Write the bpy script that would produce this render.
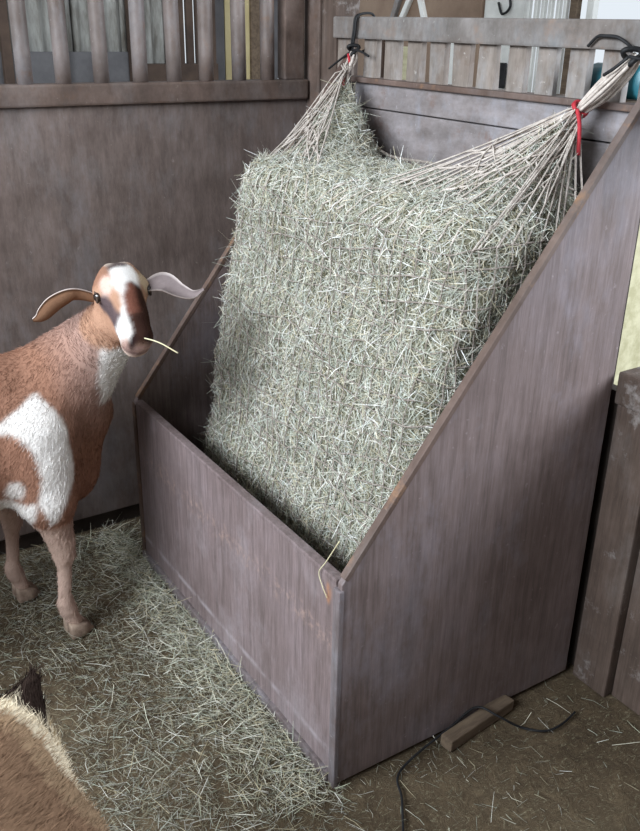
import bpy, bmesh, math, random
import numpy as np
from mathutils import Matrix, Vector

for o in list(bpy.data.objects): bpy.data.objects.remove(o)
scene = bpy.context.scene
C = scene.collection
rng = np.random.default_rng(7)
random.seed(7)

# ------------------------------------------------------------------ camera
F_PX = 884.0
CAM = np.array([2.4294, -1.5211, 1.5])
PITCH, ROLL, YAW = math.radians(24.004), math.radians(1.116), math.radians(-56.858)
FW = np.array([math.sin(YAW)*math.cos(PITCH), math.cos(YAW)*math.cos(PITCH), -math.sin(PITCH)])
R0 = np.cross(FW, [0, 0, 1]); R0 /= np.linalg.norm(R0)
U0 = np.cross(R0, FW)
RT = math.cos(ROLL)*R0 + math.sin(ROLL)*U0
UP = -math.sin(ROLL)*R0 + math.cos(ROLL)*U0
cd = bpy.data.cameras.new('camera'); cam = bpy.data.objects.new('camera', cd); C.objects.link(cam)
M4 = Matrix.Identity(4)
for i in range(3):
    M4[i][0] = RT[i]; M4[i][1] = UP[i]; M4[i][2] = -FW[i]; M4[i][3] = CAM[i]
cam.matrix_world = M4
cd.sensor_fit = 'VERTICAL'; cd.sensor_height = 36.0; cd.lens = F_PX*36.0/831.0
cd.clip_start = 0.05
scene.camera = cam

# ------------------------------------------------------------------ world, light, exposure
w = bpy.data.worlds.new('World'); scene.world = w; w.use_nodes = True
bg = w.node_tree.nodes['Background']
bg.inputs[0].default_value = (0.86, 0.93, 1.0, 1); bg.inputs[1].default_value = 0.62
def area(name, loc, target, sx, sy, power, col):
    ld = bpy.data.lights.new(name, 'AREA'); ld.shape = 'RECTANGLE'; ld.size = sx; ld.size_y = sy
    ld.energy = power; ld.color = col
    lo = bpy.data.objects.new(name, ld); C.objects.link(lo); lo.location = loc
    lo.rotation_euler = (Vector(target)-Vector(loc)).to_track_quat('-Z', 'Y').to_euler()
    return lo
area('barn_door_daylight', (1.35, -3.5, 2.6), (0.85, -0.4, 0.5), 2.8, 1.3, 205, (0.86, 0.94, 1.0))
area('aisle_daylight', (3.0, 1.7, 1.9), (1.28, -0.3, 0.8), 1.8, 1.4, 100, (0.84, 0.92, 1.0))
scene.view_settings.view_transform = 'Standard'
scene.view_settings.look = 'None'
scene.view_settings.gamma = 1.0
scene.view_settings.use_curve_mapping = False
scene.view_settings.exposure = 0.58

# ------------------------------------------------------------------ pixel -> ray helpers (640x831)
def ray(px, py):
    d = FW + RT*(px-320)/F_PX - UP*(py-415.5)/F_PX
    return d/np.linalg.norm(d)
def onz(px, py, z=0.0): d = ray(px, py); return CAM + d*(z-CAM[2])/d[2]
def onx(px, py, x=0.0): d = ray(px, py); return CAM + d*(x-CAM[0])/d[0]
def ony(px, py, y=0.0): d = ray(px, py); return CAM + d*(y-CAM[1])/d[1]
FWH = np.array([FW[0], FW[1], 0]); FWH /= np.linalg.norm(FWH)
def onv(px, py, P, k=0.0):     # on the upright plane through P that faces the viewer, pushed k metres away
    d = ray(px, py); return CAM + d*(FWH@(np.asarray(P)-CAM)+k)/(FWH@d)

# ------------------------------------------------------------------ materials
def lin(c):
    out = []
    for v in c[:3]:
        v = v/255.0
        out.append(v/12.92 if v <= 0.04045 else ((v+0.055)/1.055)**2.4)
    return (*out, 1.0)
class NT:
    def __init__(s, name, rough=0.8, spec=0.3, metallic=0.0):
        s.m = bpy.data.materials.new(name); s.m.use_nodes = True
        s.t = s.m.node_tree; s.b = s.t.nodes['Principled BSDF']
        s.b.inputs['Roughness'].default_value = rough
        s.b.inputs['Specular IOR Level'].default_value = spec
        s.b.inputs['Metallic'].default_value = metallic
        s.co = s.n('ShaderNodeTexCoord')
    def n(s, typ, **k):
        nd = s.t.nodes.new(typ)
        for a, v in k.items(): setattr(nd, a, v)
        return nd
    def l(s, a, b): s.t.links.new(a, b)
    def noise(s, scale, sc3=(1, 1, 1), detail=4, rough=0.6, rot=(0, 0, 0), dist=0.0, gen=False):
        mp = s.n('ShaderNodeMapping'); mp.inputs['Scale'].default_value = sc3; mp.inputs['Rotation'].default_value = rot
        s.l(s.co.outputs['Object'], mp.inputs[0])
        nz = s.n('ShaderNodeTexNoise'); nz.inputs['Scale'].default_value = scale
        nz.inputs['Detail'].default_value = detail; nz.inputs['Roughness'].default_value = rough
        nz.inputs['Distortion'].default_value = dist
        s.l(mp.outputs[0], nz.inputs['Vector']); return nz.outputs['Fac']
    def ramp(s, src, stops):
        r = s.n('ShaderNodeValToRGB'); e = r.color_ramp.elements
        while len(e) < len(stops): e.new(0.5)
        for i, (p, c) in enumerate(stops): e[i].position = p; e[i].color = c if len(c) == 4 else lin(c)
        s.l(src, r.inputs[0]); return r.outputs[0]
    def mix(s, a, b, fac, mode='MIX'):
        m = s.n('ShaderNodeMix', data_type='RGBA', blend_type=mode)
        for sock, v in ((m.inputs[0], fac), (m.inputs[6], a), (m.inputs[7], b)):
            if hasattr(v, 'is_linked'): s.l(v, sock)
            else: sock.default_value = v
        return m.outputs[2]
    def bump(s, src, strength=0.3, dist=0.01):
        b = s.n('ShaderNodeBump'); b.inputs['Strength'].default_value = strength; b.inputs['Distance'].default_value = dist
        s.l(src, b.inputs['Height']); s.l(b.outputs[0], s.b.inputs['Normal'])
    def out(s, col):
        if hasattr(col, 'is_linked'): s.l(col, s.b.inputs['Base Color'])
        else: s.b.inputs['Base Color'].default_value = col
        return s.m
G = lambda v: (v, v, v, 1)

def mat_panel(name, base, dark, light, rough=0.55, streak=(14, 14, 1.2), fleck=None, spec=0.35):
    t = NT(name, rough, spec)
    a = t.noise(3.0, (1, 1, 1), 5, 0.65)
    s_ = t.noise(5.0, streak, 4, 0.7)
    col = t.ramp(a, [(0.30, dark), (0.52, base), (0.75, light)])
    st = t.ramp(s_, [(0.35, (96, 88, 86)), (0.62, (168, 164, 166))])
    col = t.mix(col, st, 0.55, 'OVERLAY')
    s2 = t.noise(9.0, (streak[0]*2.2, streak[1]*2.2, streak[2]), 5, 0.8)
    col = t.mix(col, t.ramp(s2, [(0.38, (104, 98, 96)), (0.62, (152, 150, 152))]), 0.5, 'OVERLAY')
    col = t.mix(col, lin(tuple(int(v*k) for v, k in zip(light, (0.93, 0.99, 1.06)))), t.ramp(t.noise(4.5, (1, 1, 0.6), 6, 0.75), [(0.5, G(0)), (0.7, G(0.35))]))  # mottled bluish sheen put into the base colour
    fl = t.noise(60, (1, 1, 1), 3, 0.7)
    col = t.mix(col, lin(light), t.ramp(fl, [(0.66, G(0)), (0.74, G(0.45))]))
    if fleck:
        f2 = t.noise(7, (1, 1, 1), 6, 0.75)
        col = t.mix(col, lin(fleck), t.ramp(f2, [(0.56, G(0)), (0.68, G(0.75))]))
    t.bump(t.noise(40, streak, 4, 0.7), 0.18, 0.004)
    return t.out(col)

m_front = None
def mat_front():
    t = NT('front_panel_paint', 0.5, 0.4)
    a = t.noise(2.6, (1, 1, 1), 5, 0.65)
    col = t.ramp(a, [(0.30, (142, 127, 124)), (0.52, (162, 148, 146)), (0.75, (174, 162, 163))])
    s_ = t.noise(6.0, (16, 16, 0.8), 5, 0.75)
    col = t.mix(col, t.ramp(s_, [(0.34, (92, 84, 82)), (0.64, (176, 170, 174))]), 0.6, 'OVERLAY')
    s2 = t.noise(14.0, (30, 30, 1.0), 5, 0.8)
    col = t.mix(col, t.ramp(s2, [(0.38, (100, 94, 92)), (0.62, (160, 156, 160))]), 0.6, 'OVERLAY')
    col = t.mix(col, lin((176, 168, 174)), t.ramp(t.noise(5, (1, 1, .6), 6, .75), [(0.5, G(0)), (0.7, G(0.35))]))  # pale sheen blotches mixed into the panel colour
    # rubbed band with pale and rusty flecks along the panel, where chins rub it
    sx = t.n('ShaderNodeSeparateXYZ'); t.l(t.co.outputs['Object'], sx.inputs[0])
    def band(z0, wd):
        m1 = t.n('ShaderNodeMath', operation='SUBTRACT'); t.l(sx.outputs['Z'], m1.inputs[0]); m1.inputs[1].default_value = z0
        m2 = t.n('ShaderNodeMath', operation='ABSOLUTE'); t.l(m1.outputs[0], m2.inputs[0])
        m3 = t.n('ShaderNodeMapRange'); t.l(m2.outputs[0], m3.inputs[0]); m3.inputs[1].default_value = 0.0
        m3.inputs[2].default_value = wd; m3.inputs[3].default_value = 1.0; m3.inputs[4].default_value = 0.0
        return m3.outputs[0]
    fl = t.ramp(t.noise(46, (1, 1, 1), 4, 0.8), [(0.5, G(0)), (0.64, G(0.45))])
    b1 = t.mix(G(0), fl, band(0.37, 0.045))
    col = t.mix(col, lin((178, 150, 138)), b1)
    b2 = t.mix(G(0), t.ramp(t.noise(14, (1, 1, 1), 3, 0.8), [(0.4, G(0)), (0.6, G(0.5))]), band(0.085, 0.012))
    col = t.mix(col, lin((180, 172, 178)), b2)
    # bare orange wood where a chip is missing at the corner
    vd = t.n('ShaderNodeVectorMath', operation='DISTANCE'); mp = t.n('ShaderNodeMapping')
    mp.inputs['Scale'].default_value = (2.2, 1, 1); t.l(t.co.outputs['Object'], mp.inputs[0]); t.l(mp.outputs[0], vd.inputs[0])
    vd.inputs[1].default_value = (1.236*2.2, -0.7118, 0.478)
    col = t.mix(col, lin((168, 120, 90)), t.mix(G(0), t.ramp(vd.outputs['Value'], [(0.010, G(1)), (0.030, G(0))]), t.ramp(t.noise(55, (1, 1, .5), 3), [(0.38, G(.2)), (0.55, G(1))])))
    t.bump(t.noise(40, (14, 14, 1), 4, 0.7), 0.2, 0.004)
    return t.out(col)

def simple(name, c1, c2, scale=8, rough=0.7, sc3=(1, 1, 1), bump=0.2, metallic=0.0, spec=0.3, p=(0.35, 0.65)):
    t = NT(name, rough, spec, metallic)
    col = t.ramp(t.noise(scale, sc3, 5, 0.65), [(p[0], c1), (p[1], c2)])
    if bump: t.bump(t.noise(scale*4, sc3, 4, 0.7), bump, 0.004)
    return t.out(col)
def mat_attr(name, rough=0.85, spec=0.08, trans=0.0, nscale=None):
    t = NT(name, rough, spec)
    a = t.n('ShaderNodeAttribute'); a.attribute_name = 'Col'
    col = a.outputs['Color']
    if nscale:
        col = t.mix(col, t.ramp(t.noise(nscale, (1, 1, 1), 5, 0.7), [(0.3, G(0.30)), (0.7, G(0.62))]), 0.3, 'OVERLAY')
        t.bump(t.noise(nscale*2, (1, 1, 1), 4, 0.7), 0.15, 0.004)
    if trans: t.b.inputs['Subsurface Weight'].default_value = 0.0
    return t.out(col)

MT = {}
MT['front'] = mat_front()
MT['side'] = mat_panel('side_panel_paint', (152, 137, 134), (130, 114, 109), (164, 152, 154), 0.5)
MT['wall'] = mat_panel('stall_wall_paint', (146, 131, 124), (126, 111, 104), (158, 146, 141), 0.6, (3, 3, 1.2))
MT['rail'] = mat_panel('rusty_rail', (126, 108, 98), (98, 82, 74), (144, 130, 122), 0.65, (2, 2, 2), (96, 72, 58))
MT['bar'] = mat_panel('rusty_pipe', (140, 128, 122), (112, 92, 80), (158, 150, 148), 0.5, (1, 1, 1), (116, 88, 68))
MT['galv'] = mat_panel('galvanised_steel', (158, 154, 150), (132, 122, 114), (172, 169, 166), 0.5, (2, 2, 2), (134, 114, 102))
MT['board'] = mat_panel('blue_grey_board', (178, 172, 172), (156, 146, 143), (188, 184, 188), 0.5, (1, 3, 3), (116, 92, 82))
MT['slat'] = mat_panel('weathered_slat', (166, 156, 146), (134, 118, 106), (198, 193, 188), 0.7, (3, 3, 1), (104, 82, 68))
MT['rust_edge'] = mat_panel('rusty_edge', (128, 108, 98), (104, 84, 76), (150, 132, 122), 0.6, (1, 1, 1), (148, 112, 84))
MT['edge_pale'] = mat_panel('worn_metal_edge', (148, 139, 140), (114, 99, 96), (170, 164, 166), 0.45, (8, 8, 1), (112, 88, 82))
MT['post'] = mat_panel('old_post', (112, 96, 86), (88, 74, 66), (134, 120, 110), 0.8, (10, 10, 0.8), (150, 144, 142))
MT['sill'] = simple('dark_sill', (44, 37, 34), (66, 57, 52), 9)  # dark tone standing in for shade in recesses and gaps
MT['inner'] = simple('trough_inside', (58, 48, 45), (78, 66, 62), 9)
MT['black'] = simple('black_rubber', (22, 22, 24), (40, 40, 42), 30, 0.6, bump=0)
MT['red'] = simple('red_tape', (168, 40, 52), (190, 62, 70), 40, 0.7, bump=0.1)
MT['rope'] = simple('net_cord', (128, 118, 112), (166, 156, 148), 60, 0.9)
MT['rope_white'] = simple('pale_cord', (172, 160, 152), (214, 204, 196), 60, 0.9)
MT['hay'] = mat_attr('hay_stems', 0.75, 0.15)
MT['fur'] = mat_attr('goat_fur', 0.85, 0.08)
MT['hide'] = mat_attr('goat_hide', 0.9, 0.04, nscale=90)
MT['hoof'] = simple('hoof_horn', (120, 100, 88), (164, 144, 128), 30, 0.6)
MT['hoof_dark'] = simple('hoof_horn_dark', (66, 54, 48), (98, 82, 72), 30, 0.6)
MT['eye'] = simple('eye_dark', (34, 26, 24), (58, 46, 40), 30, 0.08, bump=0, spec=0.7)
MT['white_paint'] = simple('white_paint', (214, 214, 210), (236, 236, 232), 6, 0.6, bump=0.05)
MT['door_brown'] = simple('brown_door_paint', (128, 106, 90), (150, 128, 110), 4, 0.7)
MT['tin'] = simple('old_corrugated_tin', (96, 90, 82), (176, 176, 172), 7, 0.5, (1, 3, 0.6), 0.1, 0.0, 0.5, (0.3, 0.68))
MT['slate'] = simple('slate_panel', (76, 74, 76), (98, 96, 98), 5, 0.6)
MT['yellow'] = simple('ochre_panel', (182, 166, 122), (198, 184, 142), 4, 0.7)
MT['wood'] = simple('rough_timber', (86, 72, 60), (116, 100, 84), 9, 0.85, (1, 6, 6))
MT['pale_wood'] = simple('pale_board', (176, 170, 136), (206, 200, 168), 5, 0.8, (1, 5, 5))
MT['teal'] = simple('teal_plastic', (32, 92, 104), (44, 112, 126), 5, 0.35, bump=0)
MT['blue'] = simple('blue_plastic', (46, 78, 128), (58, 94, 148), 5, 0.35, bump=0)
MT['dark_brown'] = simple('dark_brown_wood', (60, 48, 42), (84, 68, 58), 6, 0.8)
MT['straw'] = simple('straw', (196, 186, 150), (214, 206, 172), 20, bump=0)
MT['roof'] = simple('roof_tin', (120, 116, 110), (140, 136, 130), 3, 0.6)
def mat_floor():
    t = NT('trampled_floor', 0.95, 0.1)
    a = t.noise(1.6, (1, 1, 1), 6, 0.7)
    col = t.ramp(a, [(0.32, (84, 72, 59)), (0.5, (106, 92, 76)), (0.7, (122, 109, 91))])
    b = t.noise(26, (1, 1, 1), 6, 0.8, dist=1.0)
    col = t.mix(col, t.ramp(b, [(0.3, (70, 62, 54)), (0.5, (128, 124, 116)), (0.68, (190, 188, 176))]), 0.55, 'OVERLAY')
    f = t.noise(120, (1, 0.35, 1), 4, 0.8, dist=2)
    col = t.mix(col, lin((160, 156, 130)), t.ramp(f, [(0.56, G(0)), (0.68, G(0.55))]))
    t.bump(b, 0.5, 0.02)
    return t.out(col)
MT['floor'] = mat_floor()

# ------------------------------------------------------------------ mesh helpers
def link(name, me, mat, parent=None):
    o = bpy.data.objects.new(name, me); C.objects.link(o)
    if mat is not None: me.materials.append(MT[mat] if isinstance(mat, str) else mat)
    if parent: o.parent = parent
    return o
def empty(name, loc=(0, 0, 0)):
    o = bpy.data.objects.new(name, None); C.objects.link(o); o.empty_display_size = 0.1
    o.location = loc; return o
def tag(o, label=None, cat=None, group=None, kind=None):
    for k, v in (('label', label), ('category', cat), ('group', group), ('kind', kind)):
        if v: o[k] = v
    return o
def from_bm(name, bm, mat, parent=None, smooth=False):
    me = bpy.data.meshes.new(name); bm.normal_update(); bm.to_mesh(me); bm.free()
    if smooth: me.polygons.foreach_set('use_smooth', [True]*len(me.polygons))
    return link(name, me, mat, parent)
def box(name, lo, hi, mat, parent=None, bevel=0.004, jit=0.0):
    bm = bmesh.new(); bmesh.ops.create_cube(bm, size=1.0)
    for v in bm.verts:
        for i in range(3): v.co[i] = (lo[i]+hi[i])/2 + v.co[i]*(hi[i]-lo[i]) + (random.uniform(-jit, jit) if jit else 0)
    if bevel: bmesh.ops.bevel(bm, geom=bm.edges[:], offset=min(bevel, 0.45*min(abs(hi[i]-lo[i]) for i in range(3))), segments=2, affect='EDGES', profile=0.6)
    return from_bm(name, bm, mat, parent)
def prism(name, poly, axis, t0, t1, mat, parent=None, bevel=0.003):
    """poly: list of 2D points; axis 'x' -> (y,z) polygon between x=t0 and x=t1; 'y' -> (x,z)"""
    bm = bmesh.new(); rings = []
    for t in (t0, t1):
        rings.append([bm.verts.new((t, a, b) if axis == 'x' else ((a, t, b) if axis == 'y' else (a, b, t))) for a, b in poly])
    n = len(poly)
    bm.faces.new(rings[0]); bm.faces.new(rings[1][::-1])
    for i in range(n): bm.faces.new((rings[0][i], rings[1][i], rings[1][(i+1) % n], rings[0][(i+1) % n]))
    bmesh.ops.recalc_face_normals(bm, faces=bm.faces[:])
    if bevel: bmesh.ops.bevel(bm, geom=bm.edges[:], offset=bevel, segments=2, affect='EDGES', profile=0.6)
    return from_bm(name, bm, mat, parent)
def mesh_np(name, V, Fq, mat, parent=None, col=None, smooth=False):
    """V (N,3), Fq (M,4) or (M,3) arrays, optional per-vertex linear colour"""
    me = bpy.data.meshes.new(name); V = np.asarray(V, np.float32); Fq = np.asarray(Fq, np.int32)
    k = Fq.shape[1]
    me.vertices.add(len(V)); me.vertices.foreach_set('co', V.ravel())
    me.loops.add(Fq.size); me.loops.foreach_set('vertex_index', Fq.ravel())
    me.polygons.add(len(Fq)); me.polygons.foreach_set('loop_start', np.arange(0, Fq.size, k, dtype=np.int32))
    me.polygons.foreach_set('loop_total', np.full(len(Fq), k, np.int32))
    if smooth: me.polygons.foreach_set('use_smooth', np.ones(len(Fq), bool))
    me.update(calc_edges=True)
    if col is not None:
        at = me.color_attributes.new('Col', 'FLOAT_COLOR', 'POINT')
        c4 = np.ones((len(V), 4), np.float32); c4[:, :3] = col; at.data.foreach_set('color', c4.ravel())
    return link(name, me, mat, parent)
def unit(a): return a/np.maximum(np.linalg.norm(a, axis=-1, keepdims=True), 1e-9)
def tube_arrays(pts, rad, n=6, closed_ends=True):
    pts = np.asarray(pts, float); m = len(pts); rad = np.broadcast_to(np.asarray(rad, float), (m,))
    T = np.gradient(pts, axis=0); T = unit(T)
    ref = np.array([0, 0, 1.0]) if abs(T[0, 2]) < 0.9 else np.array([1.0, 0, 0])
    N = np.zeros_like(T); a = ref - T[0]*(ref@T[0]); N[0] = a/np.linalg.norm(a)
    for i in range(1, m):
        a = N[i-1] - T[i]*(N[i-1]@T[i]); N[i] = a/max(np.linalg.norm(a), 1e-9)
    B = np.cross(T, N); th = np.arange(n)*2*math.pi/n
    V = pts[:, None] + rad[:, None, None]*(np.cos(th)[None, :, None]*N[:, None] + np.sin(th)[None, :, None]*B[:, None])
    V = V.reshape(-1, 3); i, j = np.meshgrid(np.arange(m-1), np.arange(n), indexing='ij')
    F = np.stack([i*n+j, i*n+(j+1) % n, (i+1)*n+(j+1) % n, (i+1)*n+j], -1).reshape(-1, 4)
    if closed_ends:
        c0, c1 = len(V), len(V)+1; V = np.vstack([V, pts[:1], pts[-1:]])
        e = [[c0, (k+1) % n, k, k] for k in range(n)]; e2 = [[c1, (m-1)*n+k, (m-1)*n+(k+1) % n, (m-1)*n+(k+1) % n] for k in range(n)]
        return V, F, np.array([q[:3] for q in e] + [q[:3] for q in e2])
    return V, F, np.zeros((0, 3), int)
def smooth_path(pts, n=8):
    pts = np.asarray(pts, float); out = []
    P = np.vstack([2*pts[0]-pts[1], pts, 2*pts[-1]-pts[-2]])
    for i in range(1, len(P)-2):
        for t in np.linspace(0, 1, n, endpoint=False):
            a, b, c_, d = P[i-1], P[i], P[i+1], P[i+2]
            out.append(0.5*((2*b)+(-a+c_)*t+(2*a-5*b+4*c_-d)*t*t+(-a+3*b-3*c_+d)*t**3))
    out.append(pts[-1]); return np.array(out)
def tubes(name, paths, rad, mat, parent=None, n=5):
    Vs, Fs, off = [], [], 0
    for k, p in enumerate(paths):
        r = rad[k] if isinstance(rad, list) else rad
        V, F, T = tube_arrays(p, r, n)
        T4 = np.hstack([T, T[:, 2:]]) if len(T) else np.zeros((0, 4), int)
        Vs.append(V); Fs.append((F+off, T+off)); off += len(V)
    V = np.vstack(Vs)
    tris = np.vstack([np.vstack([f[:, [0, 1, 2]], f[:, [0, 2, 3]], t]) for f, t in Fs])
    return mesh_np(name, V, tris, mat, parent, smooth=True)
def ribbons(name, P, D, wid, col, mat, parent=None, bend=0.25, kind=None):
    """thin bent stems: P base, D full vector, wid width, col linear rgb"""
    N = len(P); L = np.linalg.norm(D, axis=1, keepdims=True); T = D/np.maximum(L, 1e-9)
    s = unit(np.cross(T, rng.normal(size=(N, 3)))); o = np.cross(T, s)
    mid = P + D*0.5 + o*L*(rng.normal(size=(N, 1))*bend*0.5); end = P + D
    wv = s*np.asarray(wid).reshape(-1, 1)*0.5
    V = np.stack([P-wv, P+wv, mid-wv, mid+wv, end-wv*0.5, end+wv*0.5], 1).reshape(-1, 3)
    b = np.arange(N)[:, None]*6
    Fq = np.hstack([b+0, b+1, b+3, b+2, b+2, b+3, b+5, b+4]).reshape(-1, 4)
    ob = mesh_np(name, V, Fq, mat, parent, np.repeat(col, 6, axis=0))
    if kind: ob['kind'] = kind
    return ob

# ---- implicit surfaces (smooth union of tapered limbs) -> one continuous mesh
def sd_cone(P, a, b, ra, rb):
    a = np.asarray(a, np.float32); b = np.asarray(b, np.float32); ab = b-a
    t = np.clip(((P-a)@ab)/max(float(ab@ab), 1e-9), 0, 1)
    return np.linalg.norm(P-a-t[..., None]*ab, axis=-1) - (ra+(rb-ra)*t)
def sd_ell(P, c_, r, R=None):
    q = P-np.asarray(c_, np.float32)
    if R is not None: q = q@np.asarray(R, np.float32).T      # rows of R are the ellipsoid axes
    r = np.asarray(r, np.float32)
    k0 = np.linalg.norm(q/r, axis=-1); k1 = np.linalg.norm(q/(r*r), axis=-1)
    return k0*(k0-1)/np.maximum(k1, 1e-6)
def smin(a, b, k):
    h = np.clip(0.5+0.5*(b-a)/k, 0, 1); return b+(a-b)*h-k*h*(1-h)
def surface_nets(fn, lo, hi, step):
    ax = [np.arange(lo[i], hi[i]+step, step, dtype=np.float32) for i in range(3)]
    n = [len(a) for a in ax]
    Gd = np.stack(np.meshgrid(*ax, indexing='ij'), -1)
    D = np.empty(n, np.float32)
    B_ = 16
    for i in range(0, n[0], B_):
        for j in range(0, n[1], B_):
            for k in range(0, n[2], B_):
                blk = Gd[i:i+B_, j:j+B_, k:k+B_]
                cc = (blk[0, 0, 0]+blk[-1, -1, -1])/2; rr = np.linalg.norm(blk[-1, -1, -1]-cc)
                dc = float(fn(cc[None])[0])
                D[i:i+B_, j:j+B_, k:k+B_] = dc if abs(dc) > rr*1.35+0.05 else fn(blk)
    ins = D < 0
    m = [k-1 for k in n]
    cnt = np.zeros(m, np.int16); acc = np.zeros(m+[3], np.float32)
    corner = [(i, j, k) for i in (0, 1) for j in (0, 1) for k in (0, 1)]
    sl = lambda c_: tuple(slice(c_[i], c_[i]+m[i]) for i in range(3))
    for a in corner:
        for b in corner:
            if sum(b)-sum(a) != 1 or any(b[i] < a[i] for i in range(3)): continue
            da, db = D[sl(a)], D[sl(b)]; cr = ins[sl(a)] != ins[sl(b)]
            t = np.where(cr, da/np.where(cr, da-db, 1), 0)
            av = np.array(a, np.float32); dv = np.array(b, np.float32)-av
            acc += cr[..., None]*(av+t[..., None]*dv); cnt += cr
    act = cnt > 0
    idx = -np.ones(m, np.int64); idx[act] = np.arange(act.sum())
    base = np.stack(np.nonzero(act), -1)
    V = (base + acc[act]/cnt[act][:, None])*step + np.array([a[0] for a in ax])
    Fs = []
    for d in range(3):
        e1, e2 = (d+1) % 3, (d+2) % 3
        s0 = [slice(1, m[i]) for i in range(3)]; s0[d] = slice(0, m[d])
        s1 = list(s0); s1[d] = slice(1, m[d]+1)
        A, B = ins[tuple(s0)], ins[tuple(s1)]
        cr = A != B
        pos = np.stack(np.nonzero(cr), -1) + np.array([0 if i == d else 1 for i in range(3)])
        fl = A[cr]
        def g(o1, o2):
            p = pos.copy(); p[:, e1] -= o1; p[:, e2] -= o2; return idx[p[:, 0], p[:, 1], p[:, 2]]
        q = np.stack([g(1, 1), g(0, 1), g(0, 0), g(1, 0)], -1)
        q[~fl] = q[~fl][:, ::-1]
        Fs.append(q)
    return V, np.vstack(Fs)
def vnormals(V, Fq):
    n = np.cross(V[Fq[:, 2]]-V[Fq[:, 0]], V[Fq[:, 3]]-V[Fq[:, 1]])
    N = np.zeros_like(V)
    for k in range(4): np.add.at(N, Fq[:, k], n)
    return unit(N)
def wave(P, f, s):
    """cheap smooth pseudo-noise, -1..1"""
    x, y, z = P[..., 0]*f+s, P[..., 1]*f+1.7*s, P[..., 2]*f+2.3*s
    return (np.sin(x+1.3*np.sin(y*1.1+z*.7))*np.cos(z*1.2+np.sin(x*.8)) + np.sin(y*1.7-z*1.1+np.cos(x*1.3)))*0.5
def inside(poly, x, y):
    c_ = np.zeros(x.shape, bool); n = len(poly)
    for i in range(n):
        x1, y1 = poly[i]; x2, y2 = poly[i-1]
        if y1 == y2: continue
        c_ ^= ((y1 > y) != (y2 > y)) & (x < (x2-x1)*(y-y1)/(y2-y1)+x1)
    return c_

# ================================================================== SETTING
# dimensions (metres): left wall plane x=0, back wall plane y=0, floor z=0
XL, XR, DEP, HF, ZT = 0.2306, 1.2794, 0.7118, 0.5197, 1.425
Z_RAIL0, Z_RAIL1, Z_LIP, Z_SEAM = 1.459, 1.515, 1.362, 1.283

def floor_mesh():
    xs = np.linspace(-5, 4.2, 150); ys = np.linspace(-5, 4, 150)
    X, Y = np.meshgrid(xs, ys, indexing='ij'); P = np.stack([X, Y, X*0], -1)
    Z = 0.004*wave(P, 9, 1.0)+0.003*wave(P, 23, 4.0)-0.004
    V = np.stack([X, Y, Z], -1).reshape(-1, 3); n = 150
    i, j = np.meshgrid(np.arange(n-1), np.arange(n-1), indexing='ij')
    Fq = np.stack([i*n+j, (i+1)*n+j, (i+1)*n+j+1, i*n+j+1], -1).reshape(-1, 4)
    return mesh_np('floor', V, Fq, 'floor', smooth=True)
tag(floor_mesh(), 'brown trampled barn floor scattered with hay', 'floor', kind='structure')
tag(box('ceiling', (-1.3, -4.2, 2.95), (4.2, 0.9, 3.0), 'roof', bevel=0), 'grey metal barn roof above the stall', 'ceiling', kind='structure')  # roof edge cut short over the aisle to let sky light in

tag(box('wall_right', (4.1, -4.2, 0.0), (4.16, 4, 2.95), 'dark_brown', bevel=0), 'dark boarded barn side wall on the right, out of view', 'wall', kind='structure')  # unseen wall added to keep sky light off and darken the fill

# ---- left stall wall: brown sheet, rail, round pipes
wl = box('wall_left', (-0.03, -2.6, 0.05), (0.0, -0.001, 1.288), 'wall', bevel=0.003)
tag(wl, 'brown painted stall partition with pipe bars on top beside the goat', 'wall', kind='structure')
box('rail', (-0.035, -2.6, 1.286), (0.022, -0.012, 1.341), 'rail', wl, 0.006)
for k, y in enumerate([-0.141, -0.235, -0.34, -0.439, -0.539, -0.649, -0.752, -0.852, -0.955, -1.055, -1.155, -1.255]):
    V, F, T = tube_arrays(smooth_path([(-0.004, y, 1.335), (-0.004, y+random.uniform(-.004, .004), 1.75), (-0.004, y, 2.2)], 5), 0.021, 12)
    mesh_np('bar', V, np.vstack([F[:, :3], F[:, [0, 2, 3]], T]), 'bar', wl, smooth=True)
box('top_rail', (-0.035, -2.6, 2.19), (0.022, -0.012, 2.26), 'rail', wl, 0.006)
box('stile', (-0.03, -0.092, 1.341), (0.016, -0.026, 2.19), 'rail', wl, 0.004)
tag(box('baseboard_left', (-0.06, -2.6, -0.01), (-0.012, -0.001, 0.052), 'sill', bevel=0.004), 'dark sill under the brown stall partition', 'baseboard', kind='structure')  # recessed sill coloured dark for the shade under the sheet

# ---- back wall: corner posts, boards, slats, rail
wb = box('wall_back', (0.13, 0.03, 0.0), (1.235, 0.05, Z_LIP-0.01), 'sill', bevel=0.002)
tag(wb, 'brown board stall front behind the hay feeder with slatted top', 'wall', kind='structure')
box('corner_post', (-0.02, -0.006, 0.0), (0.066, 0.08, 2.3), 'rail', wb, 0.005)
box('post', (0.068, 0.0, 0.0), (0.146, 0.08, 2.3), 'post', wb, 0.005)
for z0, z1, mt in ((1.284, Z_LIP-0.012, 'board'), (0.93, 1.281, 'board'), (0.62, 0.927, 'side'), (0.31, 0.617, 'side'), (0.0, 0.307, 'side')):
    box('board', (0.148, 0.002+random.uniform(0, .003), z0), (1.235, 0.028, z1), mt, wb, 0.003)
box('backing', (1.2, 0.03, 0.0), (1.289, 0.06, 0.76), 'sill', wb, 0.002)  # dark strip added behind the panel gap, standing in for its shade
box('lip', (0.148, -0.014, Z_LIP-0.014), (1.30, 0.04, Z_LIP), 'rust_edge', wb, 0.003)
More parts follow.
